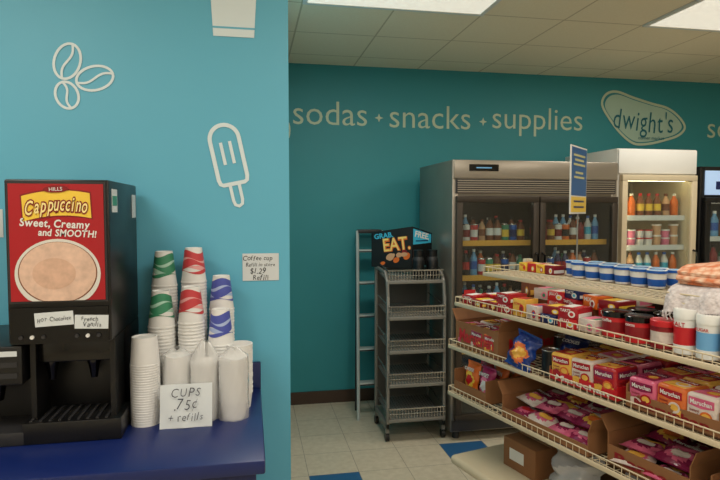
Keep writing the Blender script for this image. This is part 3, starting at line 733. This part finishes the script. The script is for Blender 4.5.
def flats(t0,n,dt,zb_,layers,seed=0):
    for L_ in range(layers):
        for i in range(n):
            for j in range(2 if L_ else 3):
                clone(fps[(i+j*2+L_+seed)%6],G(t0+dt*i+random.uniform(-.008,.008),.02+.133*j+(.05 if L_ else 0),zb_+.03+L_*.04),(R(-90+random.uniform(-8,8)),random.uniform(-.10,.10),GR+random.uniform(-.15,.15)))
flats(.455,4,.11,.715,2)
P(carton(.30,.38,.11,.07,'Ramen',dred,True,label='brown cardboard case of flat noodle packs',side=False),1.06,.22,.715); flats(.99,2,.13,.715,2,1)
P(carton(.30,.38,.11,.07,'Ramen',dred,False,label='brown cardboard case of flat noodle packs',side=False),1.42,.22,.715); flats(1.35,2,.13,.715,2,2)
for o in fps: bpy.data.objects.remove(o)
m=MB().box(-.10,.10,-.10,.10,0,.13,card,.002); m.box(-.10,.10,-.015,.015,.13,.1305,tan).box(-.06,.03,-.1005,-.10,.04,.09,owhite)
P(m.obj('closed_carton',label='small closed tan carton with pale label on bottom shelf',cat='carton'),.39,.20,.45)
for i in range(5):
    b=bag(.22,.19,.15,BAGP,BAGP,BAGP,None,name='plastic_bag',label='crumpled clear plastic bag on pale bottom shelf',grp='clear plastic bags',crum=.012)
    b['category']='plastic bag'; P(b,.68+.25*i,.12+.04*(i%2),.455,.2*(-1)**i,R(-12))
m=MB().box(-.16,.16,-.06,.06,0,.16,cardd,.002); P(m.obj('closed_carton',label='dark brown closed carton at the back of bottom shelf',cat='carton'),.75,.36,.45)
def pbox(w,d,h,m1,m2,m3,txt,label='small printed food box',grp='small food boxes'):
    m=MB().box(-w/2,w/2,-d/2,d/2,0,h,m1,.0015); m.ell(w*.2,h*.42,w*.18,h*.30,-d/2-.0006,-d/2,m2); m.ell(w*.2,h*.42,w*.10,h*.17,-d/2-.001,-d/2-.0006,m3)
    if txt: m.text(txt,-w*.12,-d/2-.001,h*.72,white if m1 not in(white,yellow,wrapw,wrapy) else red,w=w*.55,bold=.02)
    m.M=Matrix.Rotation(R(90),4,'Z'); m.box(-d*.42,d*.42,-w/2-.0006,-w/2,h*.15,h*.5,m2); m.M=Matrix.Identity(4)
    m.box(-w*.38,w*.1,-d*.35,d*.35,h,h+.0006,m2); m.box(w*.15,w*.38,-d*.3,d*.3,h,h+.0006,m3)
    return m.obj('food_box',label=label,cat='food box',group=grp)
pspec=[(.08,.10,.036,red,white,yellow,'JELLO'),(.07,.09,.055,wrapw,red,bluep,None),(.085,.10,.030,dred,yellow,white,None),(.065,.08,.070,wrapy,red,brown,'CORN'),(.08,.10,.040,wrapr,white,red,'TARTS'),(.06,.08,.060,brown,wrapy,white,None),(.08,.09,.034,navy,white,cyan,'OATS'),(.075,.09,.045,wrapw,pink,green,None),(.07,.08,.05,orange,white,dred,'MIX')]
pbs=[pbox(*c,grp='food boxes on the middle shelf') for c in pspec]; phs=[c[2] for c in pspec]
rb_=random.Random(5)
for t in [.11,.197,.284,.371,.458,.545,.632,.719,.80]:
    for q in (.07,.185,.30):
        lim=.05 if t<.3 else (.085 if q<.1 else .13); z=1.152; n=0
        while n<3:
            k_=rb_.randrange(9)
            if z-1.152+phs[k_]>lim:
                if n: break
                k_=2
            clone(pbs[k_],G(t+rb_.uniform(-.004,.004),q+rb_.uniform(-.008,.008),z),(0,0,GR+rb_.uniform(-.2,.2))); z+=phs[k_]+.0012; n+=1
for o in pbs: bpy.data.objects.remove(o)
def can(m1,lidm,m2,txt,h,r,label,grp,sm=1.3):
    m=MB().lathe([(0,0),(r,0),(r,h*.2),(r,h*.6),(r,h*.78),(r*1.05,h*.78),(r*1.05,h*.97),(r*.98,h),(r*.9,h*.985),(0,h*.985)],[m1,m1,m2,m1,lidm,lidm,lidm,lidm,lidm],24)
    if txt: m.text(txt,0,-r-.001,h*.66,white if m1!=white else red,w=r*sm,bold=.02)
    return m.obj('canister',label=label,cat='canister',group=grp)
c0=can(red,blackg,dred,'coffee',.086,.047,'squat red canister with black lid','coffee canisters',.8)
P(c0,.885,.09,1.152); clone(c0,G(.90,.20,1.152))
c1_=can(red,blackg,dred,'cocoa',.086,.044,'squat red cocoa canister with black lid','red canisters',.8); P(c1_,.984,.08,1.152); clone(c1_,G(1.0,.2,1.152))
c2_=can(dred,red,wrapw,None,.088,.041,'squat red canister with bright red lid','red canisters'); P(c2_,1.076,.08,1.152)
t0=can(white,white,red,'SALT',.135,.032,'tall white cylindrical canister with red band','white canisters'); P(t0,1.152,.07,1.152); clone(t0,G(1.16,.16,1.152)); clone(t0,G(1.12,.26,1.152))
t1=can(white,white,lightblue,'SUGAR',.130,.032,'tall white cylindrical canister with pale blue band','blue canisters'); P(t1,1.225,.07,1.152); clone(t1,G(1.235,.16,1.152)); clone(t1,G(1.30,.07,1.152)); clone(t1,G(1.32,.16,1.152))
def lidcup():
    m=MB().lathe([(0,0),(.028,0),(.030,.008),(.032,.034),(.033,.056),(.036,.056),(.036,.066),(.028,.0665),(0,.066)],[white,white,bluep,white,white,bluep,white,lightblue],18); return m.obj('snack_cup',label='small white snack cup with blue label and blue rim',cat='snack cup',group='blue labelled snack cups')
lc=lidcup()
for i in range(6): clone(lc,G(.50+i*.073,.32,1.30)); clone(lc,G(.52+i*.073,.40,1.30))
clone(lc,G(.43,.36,1.30)); bpy.data.objects.remove(lc)
for i,c in enumerate([(yellow,orange,red,'TEA'),(red,yellow,white,None),(yellow,red,white,'TEA'),(dred,white,yellow,None)]):
    b=pbox(.05,.07,.04,*c,grp='food boxes on the top shelf'); P(b,.19+.056*i,.32,1.30)
# knit throw
def knit(nm,a,b_,sc_=60):
    kn,nt,bb=nodemat(nm)
    tc=nt.nodes.new('ShaderNodeTexCoord'); w1=nt.nodes.new('ShaderNodeTexVoronoi'); w1.inputs['Scale'].default_value=sc_; nt.links.new(tc.outputs['Object'],w1.inputs['Vector'])
    w2=nt.nodes.new('ShaderNodeTexVoronoi'); w2.inputs['Scale'].default_value=110; nt.links.new(tc.outputs['Object'],w2.inputs['Vector'])
    rp=mth(nt,'MULTIPLY',w1.outputs['Distance'],1.3)
    cc=mixc(nt,rp,a,b_); nt.links.new(cc,bb.inputs['Base Color']); bb.inputs['Roughness'].default_value=.95
    bpn=nt.nodes.new('ShaderNodeBump'); bpn.invert=True; bpn.inputs['Strength'].default_value=.6; bpn.inputs['Distance'].default_value=.005; nt.links.new(w2.outputs['Distance'],bpn.inputs['Height']); nt.links.new(bpn.outputs[0],bb.inputs['Normal'])
    return kn
kn=knit('orange_white_knit',C(234,206,178),C(204,118,76),42); knw=knit('white_knit',C(222,214,212),C(192,182,180))
def fold(w,d,n,th,m,seed,wob=1.):
    mb=MB(); prof=[]
    for k in range(n):
        z=th*(k+.5); xs=[-d/2+d*i/10 for i in range(11)]
        if k%2: xs=xs[::-1]
        for x in xs: prof.append((x,z+.002*math.sin(x*25+k)))
        if k<n-1:
            s_=1 if k%2==0 else -1
            for a in (-45,0,45): prof.append((s_*(d/2+th*.45*math.cos(R(a))),z+th/2+th*.5*math.sin(R(a))))
    nx=48; r=th*.46; N=len(prof); nor=[]
    for i in range(N):
        a=prof[max(0,i-1)]; b_=prof[min(N-1,i+1)]; dx,dz=b_[0]-a[0],b_[1]-a[1]; l=math.hypot(dx,dz) or 1; nor.append((-dz/l,dx/l))
    loop=[(prof[i][0]+nor[i][0]*r,prof[i][1]+nor[i][1]*r) for i in range(N)]+[(prof[i][0]-nor[i][0]*r,prof[i][1]-nor[i][1]*r) for i in range(N-1,-1,-1)]
    M_=len(loop); vs=[]
    for j in range(nx+1):
        x=-w/2+w*j/nx; e=min(1,(min(j,nx-j)+.6)/2.2)
        for (y,z) in loop:
            vs.append((x+.005*math.sin(z*45+seed+y*9),y*(.97+.03*e)+.008*math.sin(x*12+seed),z+wob*(.006*math.sin(x*9+seed*2)+.003*math.sin(x*19+y*20))*(z/(th*n))-wob*.5*max(0,-.10-y)*(z/(th*n))))
    fs=[]
    for j in range(nx):
        for i in range(M_): k=(i+1)%M_; fs.append((j*M_+i,(j+1)*M_+i,(j+1)*M_+k,j*M_+k))
    for j,rev in((0,False),(nx,True)):
        for i in range(N-1):
            q=(j*M_+i,j*M_+i+1,j*M_+M_-2-i,j*M_+M_-1-i); fs.append(q if not rev else q[::-1])
    mb.add(vs,fs,m); return mb
kt=root('knit_throw','folded orange and white knitted throw over draped white cloth','blanket',G(1.43,.27,1.303),GR)
o=fold(.70,.30,2,.022,knw,1,.4).obj('white_layer',kt)
o=fold(.70,.28,4,.014,kn,2,1.).obj('patterned_layer',kt); o.location=(0,.0,.050)
mb=MB(); nx=90; vs=[];fs=[]
path=[(.05,.054),(-.05,.056),(-.12,.054),(-.155,.046),(-.178,.032),(-.190,.012),(-.196,-.010),(-.200,-.028)]
for j in range(nx+1):
    x=-.36+.70*j/nx
    for i,(y,z) in enumerate(path):
        e=i/(len(path)-1); vs.append((x+.004*e*math.sin(x*30),y-.008*e*math.sin(x*55+1)-.004*e*math.sin(x*110),z-.010*e*math.sin(x*11)))
n_=len(path)
for j in range(nx):
    for i in range(n_-1): fs.append((j*n_+i,j*n_+i+1,(j+1)*n_+i+1,(j+1)*n_+i))
mb.add(vs,fs,knw); mb.obj('draped_cloth',kt)
mb=MB()
for i in range(110):
    x=-.357+i*.0063; l=random.uniform(.014,.030); y0_=-.200-.008*math.sin(x*55+1)-.004*math.sin(x*110); z0_=-.026-.010*math.sin(x*11)
    mb.tube([(x,y0_,z0_),(x+random.uniform(-.004,.004),y0_-.003,z0_-l*.5),(x+random.uniform(-.008,.008),y0_+random.uniform(-.004,.004),z0_-l)],.0018,knw,5)
mb.obj('fringe',kt)

# aisle sign
sg_=root('aisle_sign','blue and yellow aisle sign on thin pole above shelf','sign',(1.427,2.33,1.30),R(43.5))
MB().lathe([(0,0),(.03,0),(.03,.006),(.0035,.008),(.0035,.27),(0,.27)],grey,12).obj('pole',sg_)
mb=MB().box(-.125,.125,-.003,.003,.27,.565,white,.001)
for s in(-1,1):
    y0,y1=(-.0038,-.003) if s<0 else (.003,.0038)
    mb.box(-.118,.118,y0,y1,.35,.558,mat('sign_blue',(38,92,150),.4)).box(-.118,.118,y0,y1,.278,.345,yellow)
    y0,y1=(-.0044,-.0038) if s<0 else (.0038,.0044)
    for k2,(zz,ww,hh_) in enumerate([(.525,.09,.009),(.505,.07,.009),(.485,.09,.009),(.45,.06,.009),(.43,.08,.009)]): mb.box(-ww,ww,y0,y1,zz-hh_/2,zz+hh_/2,mat('sign_text_yellow',(200,195,140),.5))
    for zz in (.325,.30): mb.box(-.08,.08,y0,y1,zz-.004,zz+.004,navy)
mb.obj('sign_panel',sg_)

# ---------- camera / world
cam=bpy.data.cameras.new('camera'); cam.sensor_width=36; cam.lens=28.8
co=bpy.data.objects.new('camera',cam); COL.objects.link(co); co.location=(0,0,1.587); co.rotation_euler=(R(90-2.98),0,R(-10.8)); S.camera=co
w=bpy.data.worlds.new('world'); S.world=w; w.use_nodes=True; w.node_tree.nodes['Background'].inputs[0].default_value=(.5,.5,.5,1); w.node_tree.nodes['Background'].inputs[1].default_value=.1
bpy.context.view_layer.update()
